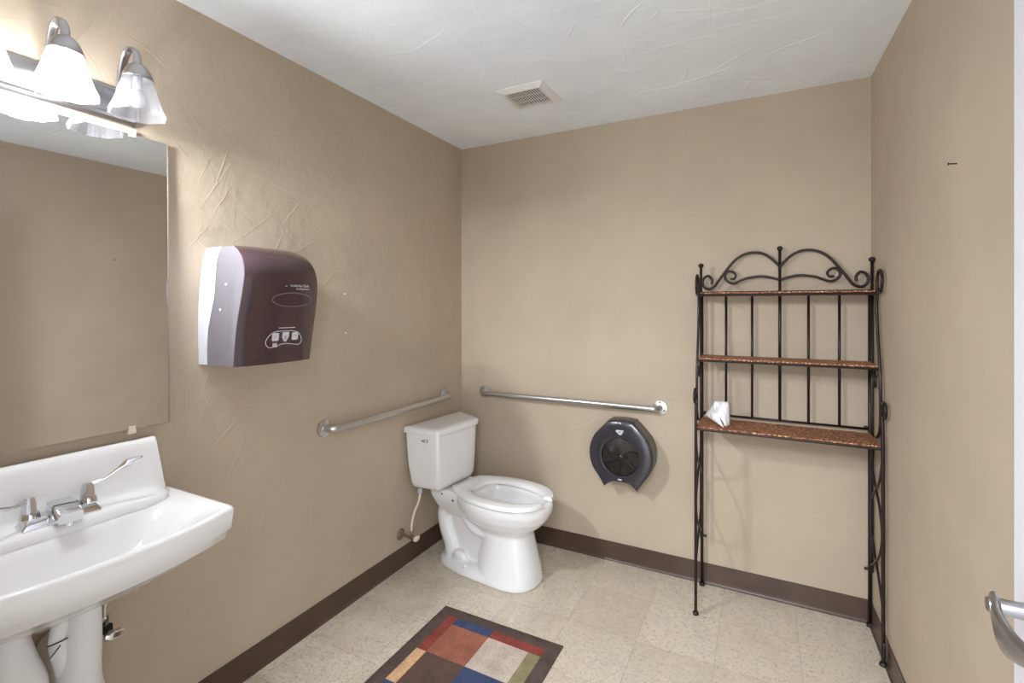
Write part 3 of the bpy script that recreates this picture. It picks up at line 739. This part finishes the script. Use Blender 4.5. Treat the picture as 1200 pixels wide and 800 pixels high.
# ------------------------------------------------------------------ baker's rack
rack = tag(empty('bakers_rack', (1.821, -.15, 0)), 'tall dark metal rack with three wicker shelves and scrolled top against the back wall', 'rack')
RX0, RX1, CX_ = 1.474, 2.169, 1.8200
ry = .15; 
def RP(x, y, z): return V((x-1.821, y+ry, z))
BY = -.028
for x, nm in ((RX0, 0), (RX1, 1)):
    bm = bmesh.new(); tube(bm, [RP(x, BY, .012), RP(x, BY, 1.49)], .0078, 12); post = link('rear_post', bm, M['bronze'], rack, smooth=True)
    bm = bmesh.new(); tube(bm, [RP(x, -.072, .262), RP(x, -.072, 1.612)], .0062, 12); su = link('side_upright', bm, M['bronze'], rack, smooth=True)
    bm = bmesh.new(); sphere(bm, RP(x, -.072, 1.618), .0135, 16, (1, 1, .85)); link('finial', bm, M['bronze'], su, smooth=True)
    bm = bmesh.new(); lathe(bm, [(.013, 0), (.014, .006), (.011, .016)], 16, Matrix.Translation(RP(x, BY, 0))); link('foot_cap', bm, M['dark'], post)
    # front leg with top scroll curling to the front
    sc = []
    for k in range(29):
        a = -PI*.05-(PI*1.72)*k/28; r = .036*(1-.010*k)
        sc.append((-.302+r*math.cos(a+PI*.0)*-1, 1.003+r*math.sin(-a)*-1))
    leg = [(-.292, .010), (-.290, .06), (-.289, .3), (-.288, .6), (-.284, .85), (-.276, .945), (-.2675, .985)]
    curl = [(-.302+.034*math.cos(a)*(1-.22*(i/22)), 1.003+.034*math.sin(a)*(1-.22*(i/22))) for i, a in enumerate([0+.1+ (PI*1.78)*i/22 for i in range(23)])]
    bm = bmesh.new(); tube(bm, [RP(x, y, z) for y, z in [(p.x, p.y) for p in spline([(a, b, 0) for a, b in leg], 4)]+curl], .0068, 10)
    fl = link('front_leg', bm, M['bronze'], rack, smooth=True)
    bm = bmesh.new(); lathe(bm, [(.013, 0), (.014, .006), (.010, .014)], 16, Matrix.Translation(RP(x, -.292, 0))); link('foot_cap', bm, M['dark'], fl)
    bm = bmesh.new(); tube(bm, [RP(x, -.300-.012*math.cos(a), .062+.034*math.sin(a)) for a in [-PI/2+.2+2*PI*.82*k/20 for k in range(21)]], .0045, 8); link('foot_scroll', bm, M['bronze'], fl, smooth=True)
    # upper side curve with scroll
    curl = [(-.226-.052*math.cos(a)*(1-.012*i), 1.513+.050*math.sin(a)*(1-.012*i)) for i, a in enumerate([PI*2.02-(PI*1.9)*i/26 for i in range(27)])][::-1]
    low = [(-.176, 1.47), (-.170, 1.41), (-.190, 1.30), (-.222, 1.18), (-.240, 1.10), (-.245, 1.03), (-.238, .93), (-.205, .885), (-.165, .868)]
    curl2 = [(-.226+.050*math.cos(a)*(1-.20*i/24), 1.513+.052*math.sin(a)*(1-.20*i/24)) for i, a in enumerate([-.15+(PI*1.85)*i/24 for i in range(25)])]
    path = curl2[::-1]+[(p.x, p.y) for p in spline([(a, b, 0) for a, b in low], 5)]
    bm = bmesh.new(); tube(bm, [RP(x, y, z) for y, z in path], .0058, 10); link('side_scroll', bm, M['bronze'], rack, smooth=True)
    # small inner scroll below the middle shelf
    sp = [( -.135-.030*math.cos(a)*(1-i/40), 1.105+.045*math.sin(a)*(1-i/40)) for i, a in enumerate([PI*.5+PI*1.8*i/20 for i in range(21)])]
    bm = bmesh.new(); tube(bm, [RP(x, BY, 1.165), RP(x, -.08, 1.16)]+[RP(x, y, z) for y, z in sp], .0045, 8); link('bracket_scroll', bm, M['bronze'], rack, smooth=True)
    # side rails and lower S brace
    for z, yf in ((1.466, -.170), (1.158, -.222), (.846, -.284)):
        bm = bmesh.new(); tube(bm, [RP(x, BY, z), RP(x, yf, z)], .0055, 8); link('side_rail', bm, M['bronze'], rack)
    br = spline([(x, -.284, .83, ), (x, -.22, .70), (x, -.09, .60), (x, -.045, .50), (x, -.09, .40), (x, -.2, .31), (x, -.285, .22)], 6)
    bm = bmesh.new(); tube(bm, [RP(p.x, p.y, p.z) for p in br], .0048, 8); link('side_brace', bm, M['bronze'], rack, smooth=True)
    br = spline([(x, -.035, .83, ), (x, -.09, .70), (x, -.22, .60), (x, -.27, .50), (x, -.22, .40), (x, -.1, .31), (x, -.032, .27)], 6)
    bm = bmesh.new(); tube(bm, [RP(p.x, p.y, p.z) for p in br], .0048, 8); link('side_brace', bm, M['bronze'], rack, smooth=True)
    for z in (.88, .255):
        bm = bmesh.new(); s = 1 if x < 1.8 else -1
        tube(bm, [RP(x+s*.006, BY-.004, z), RP(x+s*.022, BY-.004, z)], .006, 8); link('wing_nut', bm, M['dark'], rack)
# shelves
def shelf(z, yf, yb=-.045):
    bm = bmesh.new(); box(bm, RX0-1.821+.004, RX1-1.821-.004, yf+ry, yb+ry, z-.012, z+.005, .003)
    o = link('shelf', bm, M['wicker'], rack)
    bm = bmesh.new(); loopp = [RP(RX0+.002, yf, z-.008), RP(RX1-.002, yf, z-.008)]
    tube(bm, loopp, .0055, 8); tube(bm, [RP(RX0, yb, z-.008), RP(RX1, yb, z-.008)], .005, 8)
    link('shelf_frame', bm, M['bronze'], o)
shelf(1.477, -.172); shelf(1.168, -.224); shelf(.857, -.284, -.062)
# back rail, uprights
bm = bmesh.new(); tube(bm, [RP(RX0, BY, .872), RP(RX1, BY, .872)], .0055, 10); link('back_rail', bm, M['bronze'], rack, smooth=True)
bm = bmesh.new(); tube(bm, [RP(RX0, BY, 1.484), RP(RX1, BY, 1.484)], .0055, 10); link('back_rail', bm, M['bronze'], rack, smooth=True)
for x in (1.586, 1.702, 1.9365, 2.056):
    bm = bmesh.new(); tube(bm, [RP(x, BY, .870), RP(x, BY, 1.484)], .0056, 10); link('back_bar', bm, M['bronze'], rack, smooth=True)
bm = bmesh.new(); tube(bm, [RP(CX_, BY, .870), RP(CX_, BY, 1.685)], .0066, 10); cb_ = link('back_bar', bm, M['bronze'], rack, smooth=True)
bm = bmesh.new(); sphere(bm, RP(CX_, BY, 1.690), .0125, 16, (1, 1, .95)); link('finial', bm, M['bronze'], cb_, smooth=True)
top = [(1.519, 1.528), (1.521, 1.550), (1.505, 1.568), (1.486, 1.560), (1.477, 1.538), (1.484, 1.514), (1.505, 1.502), (1.533, 1.515), (1.555, 1.547), (1.579, 1.582), (1.614, 1.629), (1.644, 1.656), (1.680, 1.673), (1.716, 1.676), (1.750, 1.668), (1.785, 1.643), (1.8185, 1.606)]
low = [(1.8185, 1.541), (1.785, 1.552), (1.738, 1.560), (1.68, 1.552), (1.650, 1.540), (1.618, 1.529), (1.592, 1.540), (1.580, 1.563), (1.592, 1.586), (1.615, 1.586), (1.630, 1.568), (1.621, 1.551), (1.605, 1.552)]
for P_, r_, nm in ((top, .0062, 'top_arch'), (low, .0056, 'top_inner_scroll')):
    for s in (1, -1):
        pts = spline([(CX_+(x-CX_)*s, BY, z) for x, z in P_], 7)
        bm = bmesh.new(); tube(bm, [RP(p.x, p.y, p.z) for p in pts], r_, 10); link(nm, bm, M['bronze'], rack, smooth=True)

# folded tissue standing on the lower shelf
bm = bmesh.new(); zs = .8625
def patch(A, B, C, D, bow, n=7, wr=.0016):
    """bilinear sheet A-B (top) / D-C (bottom) with a soft bow"""
    A, B, C, D = map(V, (A, B, C, D)); nn = (B-A).cross(D-A).normalized(); g = []
    for i in range(n+1):
        row = []
        for j in range(n+1):
            u_, v_ = j/n, i/n; p = (A*(1-u_)+B*u_)*(1-v_)+(D*(1-u_)+C*u_)*v_
            p = p+nn*(bow*math.sin(PI*u_)*math.sin(PI*v_)+wr*math.sin(9*u_+4*v_)*math.sin(PI*v_))
            row.append(bm.verts.new((p.x, p.y, max(.0008, p.z))))
        g.append(row)
    for X, Y in zip(g, g[1:]):
        for k in range(n): bm.faces.new([X[k], X[k+1], Y[k+1], Y[k]])
patch((-.066, .030, .030), (-.020, .012, .104), (.000, -.034, .045), (.024, -.066, .001), -.006)       # pointed flap, left side
patch((-.020, .012, .104), (.010, .006, .106), (.036, -.058, .004), (.000, -.034, .045), .004)
patch((.006, .008, .107), (.040, .012, .105), (.046, -.012, .003), (.022, -.040, .002), -.010)          # upright fold on the right
patch((.040, .012, .105), (-.018, .018, .103), (-.020, .040, .001), (.046, -.010, .002), -.008)         # back
bmesh.ops.remove_doubles(bm, verts=bm.verts, dist=.0012)
ti = link('tissue', bm, M['paper'], None, smooth=True, recalc=False); ti.location = (1.567, -.195, zs)
so = ti.modifiers.new('s', 'SOLIDIFY'); so.thickness = .0010
apply_mods(ti)
tag(ti, 'crumpled white tissue standing on the left end of the lowest wicker shelf', 'tissue')

# ------------------------------------------------------------------ rug
bm = bmesh.new()
rx = [.418, .478, .492, .528, .716, .904, .958, 1.006]
ryy = [-.772, -.828, -.880, -1.066, -1.252, -1.438, -1.490, -1.68]
rx = [.420, .482, .530, .716, .902, .956, 1.012]
ryy = [-.772, -.832, -.880, -1.066, -1.252, -1.438, -1.486, -1.545]
idx = [[0]*6,
       [0, 1, 2, 1, 1, 0],
       [0, 1, 3, 4, 5, 0],
       [0, 6, 7, 2, 6, 0],
       [0, 2, 4, 3, 1, 0],
       [0, 5, 1, 6, 2, 0],
       [0]*6]
# rows go away from the toilet; subdivide for a soft, slightly uneven pile
def sub(l, mx=.03):
    out = [];
    for a, b in zip(l, l[1:]):
        n = max(1, math.ceil(abs(b-a)/mx)); out += [(a+(b-a)*k/n) for k in range(n)]
    return out+[l[-1]]
X_, Y_ = sub(rx, .02), sub(ryy, .02)
def cell(l, v, asc=True):
    for i in range(len(l)-1):
        if (l[i]-v)*(l[i+1]-v) <= 0: return i
    return len(l)-2
hr = lambda x, y: .0105+.0012*math.sin(9*x+5*y)
gv = [[bm.verts.new((x, y, (.004 if (i in (0, len(X_)-1) or j in (0, len(Y_)-1)) else hr(x, y)))) for i, x in enumerate(X_)] for j, y in enumerate(Y_)]
for j in range(len(Y_)-1):
    for i in range(len(X_)-1):
        f = bm.faces.new([gv[j][i], gv[j][i+1], gv[j+1][i+1], gv[j+1][i]])
        f.material_index = idx[cell(ryy, (Y_[j]+Y_[j+1])/2)][cell(rx, (X_[i]+X_[i+1])/2)]
# skirt
per = [gv[0][i] for i in range(len(X_))]+[gv[j][-1] for j in range(1, len(Y_))]+[gv[-1][i] for i in range(len(X_)-2, -1, -1)]+[gv[j][0] for j in range(len(Y_)-2, 0, -1)]
lo_ = [bm.verts.new((v.co.x, v.co.y, .0005)) for v in per]
for i in range(len(per)): bm.faces.new([per[i], per[(i+1) % len(per)], lo_[(i+1) % len(per)], lo_[i]])
bm.faces.new(lo_)
rug = link('bath_rug', bm, RUG, auto=60); tag(rug, 'charcoal bordered rug with coloured blocks lying on the tiles', 'rug')

# ------------------------------------------------------------------ ceiling vent
vent = tag(empty('ceiling_vent', (.740, -.526, H)), 'white square louvred exhaust vent in the ceiling', 'vent')
bm = bmesh.new(); W, I = .122, .088
def sq(w, z): return [V((-w, -w, z)), V((w, -w, z)), V((w, w, z)), V((-w, w, z))]
loft(bm, [sq(W, -.0005), sq(W, -.004), sq(I+.006, -.016), sq(I, -.016), sq(I, -.002)], False, False); link('vent_frame', bm, M['ventpaint'], vent)
bm = bmesh.new(); box(bm, -I, I, -I, I, -.0025, -.0008); link('vent_backing', bm, M['ventdark'], vent)
for k in range(14):
    x = -I+.007+(2*I-.014)*k/13
    bm = bmesh.new(); box(bm, x-.0030, x+.0030, -I, I, -.0150, -.0120, .0008, 1); link('louvre', bm, M['ventpaint'], vent)
for k in (-1, 1):
    bm = bmesh.new(); box(bm, -I, I, k*I/3-.0014, k*I/3+.0014, -.0118, -.0100); link('crossbar', bm, M['ventpaint'], vent)

# ------------------------------------------------------------------ sink
SC = -2.065
sink = tag(empty('wall_hung_sink', (0, SC, .70)), 'white wall-hung ceramic sink with high back below the mirror', 'sink')
def so_(x1, w, r, z, bul, x0=.002):
    out = []
    for x, y in rrect(x0, x1, -w, w, r, 6, 14):
        if x > (x0+x1)/2: x += bul*(1-(y/w)**2)
        out.append(V((x, y, z-.70)))
    return out
HW = .294; BU = .050
bm = bmesh.new()
loops = [so_(.26, .17, .10, .655, 0, .03), so_(.32, .235, .08, .700, .015, .01), so_(.350, .266, .04, .738, .040), so_(.362, HW-.012, .022, .743, BU-.002), so_(.366, HW-.009, .020, .746, BU), so_(.372, HW-.006, .018, .768, BU), so_(.3765, HW, .016, .772, BU), so_(.382, HW+.001, .016, .818, BU),
         so_(.381, HW, .016, .826, BU), so_(.377, HW-.004, .016, .8315, BU), so_(.370, HW-.011, .018, .8325, BU), so_(.360, HW-.024, .03, .8300, BU-.001, .118), so_(.350, HW-.045, .05, .825, BU-.002, .132),
         so_(.340, HW-.062, .06, .816, .047, .142), so_(.322, HW-.085, .07, .795, .042, .152), so_(.30, HW-.115, .075, .762, .032, .168), so_(.27, HW-.155, .07, .735, .018, .188), so_(.255, .09, .06, .718, 0, .205), so_(.240, .03, .02, .708, 0, .215)]
loft(bm, loops)
link('basin', bm, M['ceramic_sink'], sink, auto=60)
bm = bmesh.new()   # backsplash and faucet ledge: profile swept along y, sides leaning in towards the top
bp = [(.002, .985), (.006, .996), (.018, 1.001), (.030, .999), (.038, .991), (.042, .976), (.050, .905), (.056, .868), (.063, .857), (.075, .852), (.126, .848), (.134, .843), (.138, .832), (.138, .822), (.002, .80)]
def bl(w, e=0.):
    out = []
    f = max(0, min(1, (abs(w)-.235)/(HW-.016-.235))); f = f*f*(3-2*f)       # ledge melts into the deck near the ends
    for x, z in bp:
        k = max(0, (z-.84))/.16; ww = abs(w)*(1-.075*min(1, k)); xx = x
        if x > .055: xx = .055+(x-.055)*(1-.75*f); z = z*(1-f)+min(z, .834)*f if x > .07 else z*(1-.5*f)+.845*.5*f
        if x > .03: xx = xx*(1-e)+.012*e
        out.append(V((xx, math.copysign(ww, w), (z-.004*e if z > .9 else z)-.70)))
    return out
WB = HW-.016
loft(bm, [bl(-WB, .45), bl(-WB+.001, .15), bl(-WB+.005)]+[bl(-.268+.536*k/24) for k in range(25)]+[bl(WB-.005), bl(WB-.001, .15), bl(WB, .45)])
link('backsplash', bm, M['ceramic_sink'], sink, auto=40)
# faucet (4 inch centreset)
bm = bmesh.new(); fz = .150; fxx = .090
def fl(w0, w1, z): return [V((x, y, z)) for x, y in rrect(fxx-w0, fxx+w0, -w1, w1, .006, 3, 3)]
loft(bm, [fl(.027, .082, fz-.003), fl(.027, .082, fz+.004), fl(.021, .070, fz+.022), fl(.019, .066, fz+.024)])
fau = link('faucet', bm, M['chrome'], sink, auto=30)
bm = bmesh.new()
spt = [(fxx-.022, .022, .014, fz+.022), (fxx-.005, .026, .026, fz+.036), (fxx+.035, .028, .026, fz+.030), (fxx+.062, .027, .024, fz+.018), (fxx+.066, .025, .020, fz+.016)]
lpz = []
for x, w, h, zc in spt: lpz.append([V((x, y, zc+z)) for y, z in rrect(-w, w, -h*.6, h*.6, .005, 3, 2)])
loft(bm, lpz); lathe(bm, [(.010, -.014), (.010, .004)], 16, Matrix.Translation((fxx+.050, 0, fz+.008)))
link('spout', bm, M['chrome'], fau, auto=30)
for s in (-1, 1):
    bm = bmesh.new(); mt = Matrix.Translation((fxx, .060*s, fz+.022))
    lathe(bm, [(.021, 0), (.021, .004), (.019, .012), (.017, .016)], 24, mt); h_ = link('handle_base', bm, M['chrome'], fau, auto=30)
    bm = bmesh.new()
    loft(bm, [[V((fxx+a*sc, .060*s+b*sc, z)) for a, b in [(math.cos(2*PI*k/10)*(.017 if k % 2 else .0145), math.sin(2*PI*k/10)*(.017 if k % 2 else .0145)) for k in range(10)]] for sc, z in ((1, fz+.038), (.85, fz+.065), (.62, fz+.076))])
    link('handle_hub', bm, M['chrome'], fau, auto=20)
    bm = bmesh.new()
    e = V((.0, s, 0)); 
    if s > 0: d0 = V((-.004, .02, .004)); pts = [V((fxx+.002, .066, fz+.070)), V((fxx+.010, .095, fz+.078)), V((fxx+.020, .125, fz+.100)), V((fxx+.028, .145, fz+.112)), V((fxx+.036, .175, fz+.122))]
    else: pts = [V((fxx+.002, -.066, fz+.070)), V((fxx+.014, -.095, fz+.066)), V((fxx+.028, -.125, fz+.074)), V((fxx+.038, -.150, fz+.084)), V((fxx+.046, -.180, fz+.092))]
    ws = [(.005, .006), (.004, .0045), (.004, .0055), (.005, .012), (.002, .003)]
    P_ = spline(pts, 5); lpz = []
    for i, p in enumerate(P_):
        f = i/(len(P_)-1)*(len(ws)-1); k = min(int(f), len(ws)-2); g = f-k; w = ws[k][0]*(1-g)+ws[k+1][0]*g; h = ws[k][1]*(1-g)+ws[k+1][1]*g
        d = (P_[min(i+1, len(P_)-1)]-P_[max(i-1, 0)]).normalized(); sd = d.cross(V((0, 0, 1))).normalized(); u_ = sd.cross(d)
        lpz.append([p+sd*w*math.cos(a)+u_*h*math.sin(a) for a in [2*PI*q/12 for q in range(12)]])
    loft(bm, lpz); link('lever_handle', bm, M['chrome'], fau, smooth=True)
# wrapped drain and supply below
bm = bmesh.new()
def fat(bm, pts, rs, n=20): tube(bm, spline(pts, 6), [rs[0]+(rs[-1]-rs[0])*0 if False else rs[min(len(rs)-1, int(i/6))]+(rs[min(len(rs)-1, int(i/6)+1)]-rs[min(len(rs)-1, int(i/6))])*((i % 6)/6) for i in range((len(pts)-1)*6+1)], n)
fat(bm, [(.225, .000, -.02), (.225, -.002, -.06), (.222, -.006, -.14), (.217, -.006, -.24), (.19, .022, -.325), (.13, .02, -.325), (.10, .02, -.26), (.07, .02, -.22), (.004, .02, -.215)], [.036, .036, .042, .044, .042, .045, .042, .040, .040])
link('wrapped_drain', bm, M['wrap'], sink, smooth=True)
bm = bmesh.new()
fat(bm, [(.19, -.055, .0), (.20, -.050, -.03), (.225, -.048, -.055), (.23, -.055, -.10), (.22, -.040, -.17), (.19, -.02, -.24)], [.014, .015, .016, .017, .018, .018]); wt_ = link('wrapped_supply', bm, M['wrap'], sink, smooth=True)
bm = bmesh.new(); tube(bm, [V((.231+.0185*math.cos(a), -.054+.0185*math.sin(a), -.10+.008*math.cos(a))) for a in [2*PI*k/24 for k in range(24)]], .0016, 6, closed=True)
tube(bm, [V((.25, -.056, -.10)), V((.254, -.066, -.108)), V((.250, -.075, -.120))], .0014, 6)
link('cable_tie', bm, M['dark'], wt_, smooth=True)
bm = bmesh.new()
fat(bm, [(.18, -.135, .005), (.19, -.136, -.05), (.195, -.128, -.12), (.19, -.110, -.20), (.15, -.110, -.30), (.09, -.125, -.34), (.004, -.125, -.34)], [.036, .040, .047, .052, .05, .04, .036]); link('wrapped_supply', bm, M['wrap'], sink, smooth=True)

# sink stop valve with oval handle
sv = tag(empty('shutoff_valve', (0, -1.955, .488)), 'chrome shut-off valve with oval handle under the sink', 'valve')
bm = bmesh.new(); lathe(bm, [(.026, .0005), (.026, .004), (.012, .010), (.0075, .012), (.0075, .045), (.0115, .045), (.0115, .075), (.006, .080)], 24, xrot('z', (1, 0, 0)))
link('valve_body', bm, M['chrome'], sv, auto=40)
bm = bmesh.new(); box(bm, .072, .086, -.011, .011, -.013, .013, .003); link('packing_nut', bm, M['dark'], sv)
bm = bmesh.new(); tube(bm, [(.08, 0, 0), (.108, 0, -.004)], .0045, 10)
loft(bm, [[V((x, .025*math.cos(a)*s, -.005+.0125*math.sin(a)*s)) for a in [2*PI*k/24 for k in range(24)]] for x, s in ((.104, .8), (.107, 1), (.116, 1), (.120, .75))])
link('valve_handle', bm, M['chrome'], sv, auto=40)
bm = bmesh.new(); tube(bm, spline([(.060, 0, .008), (.060, 0, .05), (.066, .004, .12), (.085, .0, .19), (.09, 0, .21)], 5), .0055, 10); link('supply_tube', bm, M['steel'], sv, smooth=True)
bm = bmesh.new(); tube(bm, [(.060, 0, .008), (.060, 0, .032)], .0105, 8); link('outlet_nut', bm, M['chrome'], sv)

# two pale plastic anchors left in the left wall
for (y, z, lab) in ((-.994, 1.474, 'upper small white plug in the left wall, right of the towel dispenser'), (-.989, 1.289, 'lower small white plug in the left wall, right of the towel dispenser')):
    bm = bmesh.new(); lathe(bm, [(.0042, -.0005), (.0045, .0015), (.003, .0028), (.0012, .002)], 12, xrot('z', (1, 0, 0)))
    o = link('wall_plug', bm, M['paper'], None, auto=40); o.location = (0, y, z); tag(o, lab, 'wall plug', 'wall plugs')

# nail in the right wall
ny = -.985
bm = bmesh.new(); tube(bm, [(0.002, 0, 0), (-.016, .002, .002)], .0016, 8); tube(bm, [(-.016, .002, .002), (-.018, .0022, .0022)], .0038, 10)
nl = link('nail', bm, M['nail']); nl.location = (xr(ny), ny, 1.788); tag(nl, 'small dark nail sticking out of the right wall', 'nail')

# ------------------------------------------------------------------ added fill: unseen area lamp outside the doorway, plus world light
L = bpy.data.lights.new('doorway_fill_light', 'AREA'); L.shape = 'RECTANGLE'; L.size = 1.0; L.size_y = .8; L.energy = 72; L.color = (.86, .93, 1)
lo = bpy.data.objects.new('doorway_fill_light', L); COL.objects.link(lo); lo.location = (1.55, -3.3, 2.35)
d = V((1.0, -.4, 1.0))-lo.location; lo.rotation_euler = d.to_track_quat('-Z', 'Y').to_euler()
w = bpy.data.worlds.new('world'); S.world = w; w.use_nodes = True
bg = w.node_tree.nodes['Background']; bg.inputs[0].default_value = (.86, .93, 1, 1); bg.inputs[1].default_value = 3.15

# ------------------------------------------------------------------ camera
cam = bpy.data.cameras.new('camera'); co = bpy.data.objects.new('camera', cam); COL.objects.link(co); S.camera = co
co.location = (1.745, -2.652, 1.41); co.rotation_euler = (PI/2, 0, math.radians(27.37))
cam.sensor_width = 36; cam.sensor_fit = 'HORIZONTAL'; cam.lens = 566/1200*36; cam.shift_y = -40/1200; cam.clip_start = .02
S.view_settings.view_transform = 'Standard'; S.view_settings.look = 'None'; S.view_settings.gamma = 1; S.view_settings.use_curve_mapping = False
S.view_settings.exposure = .46
S.cycles.max_bounces = 14; S.cycles.diffuse_bounces = 8
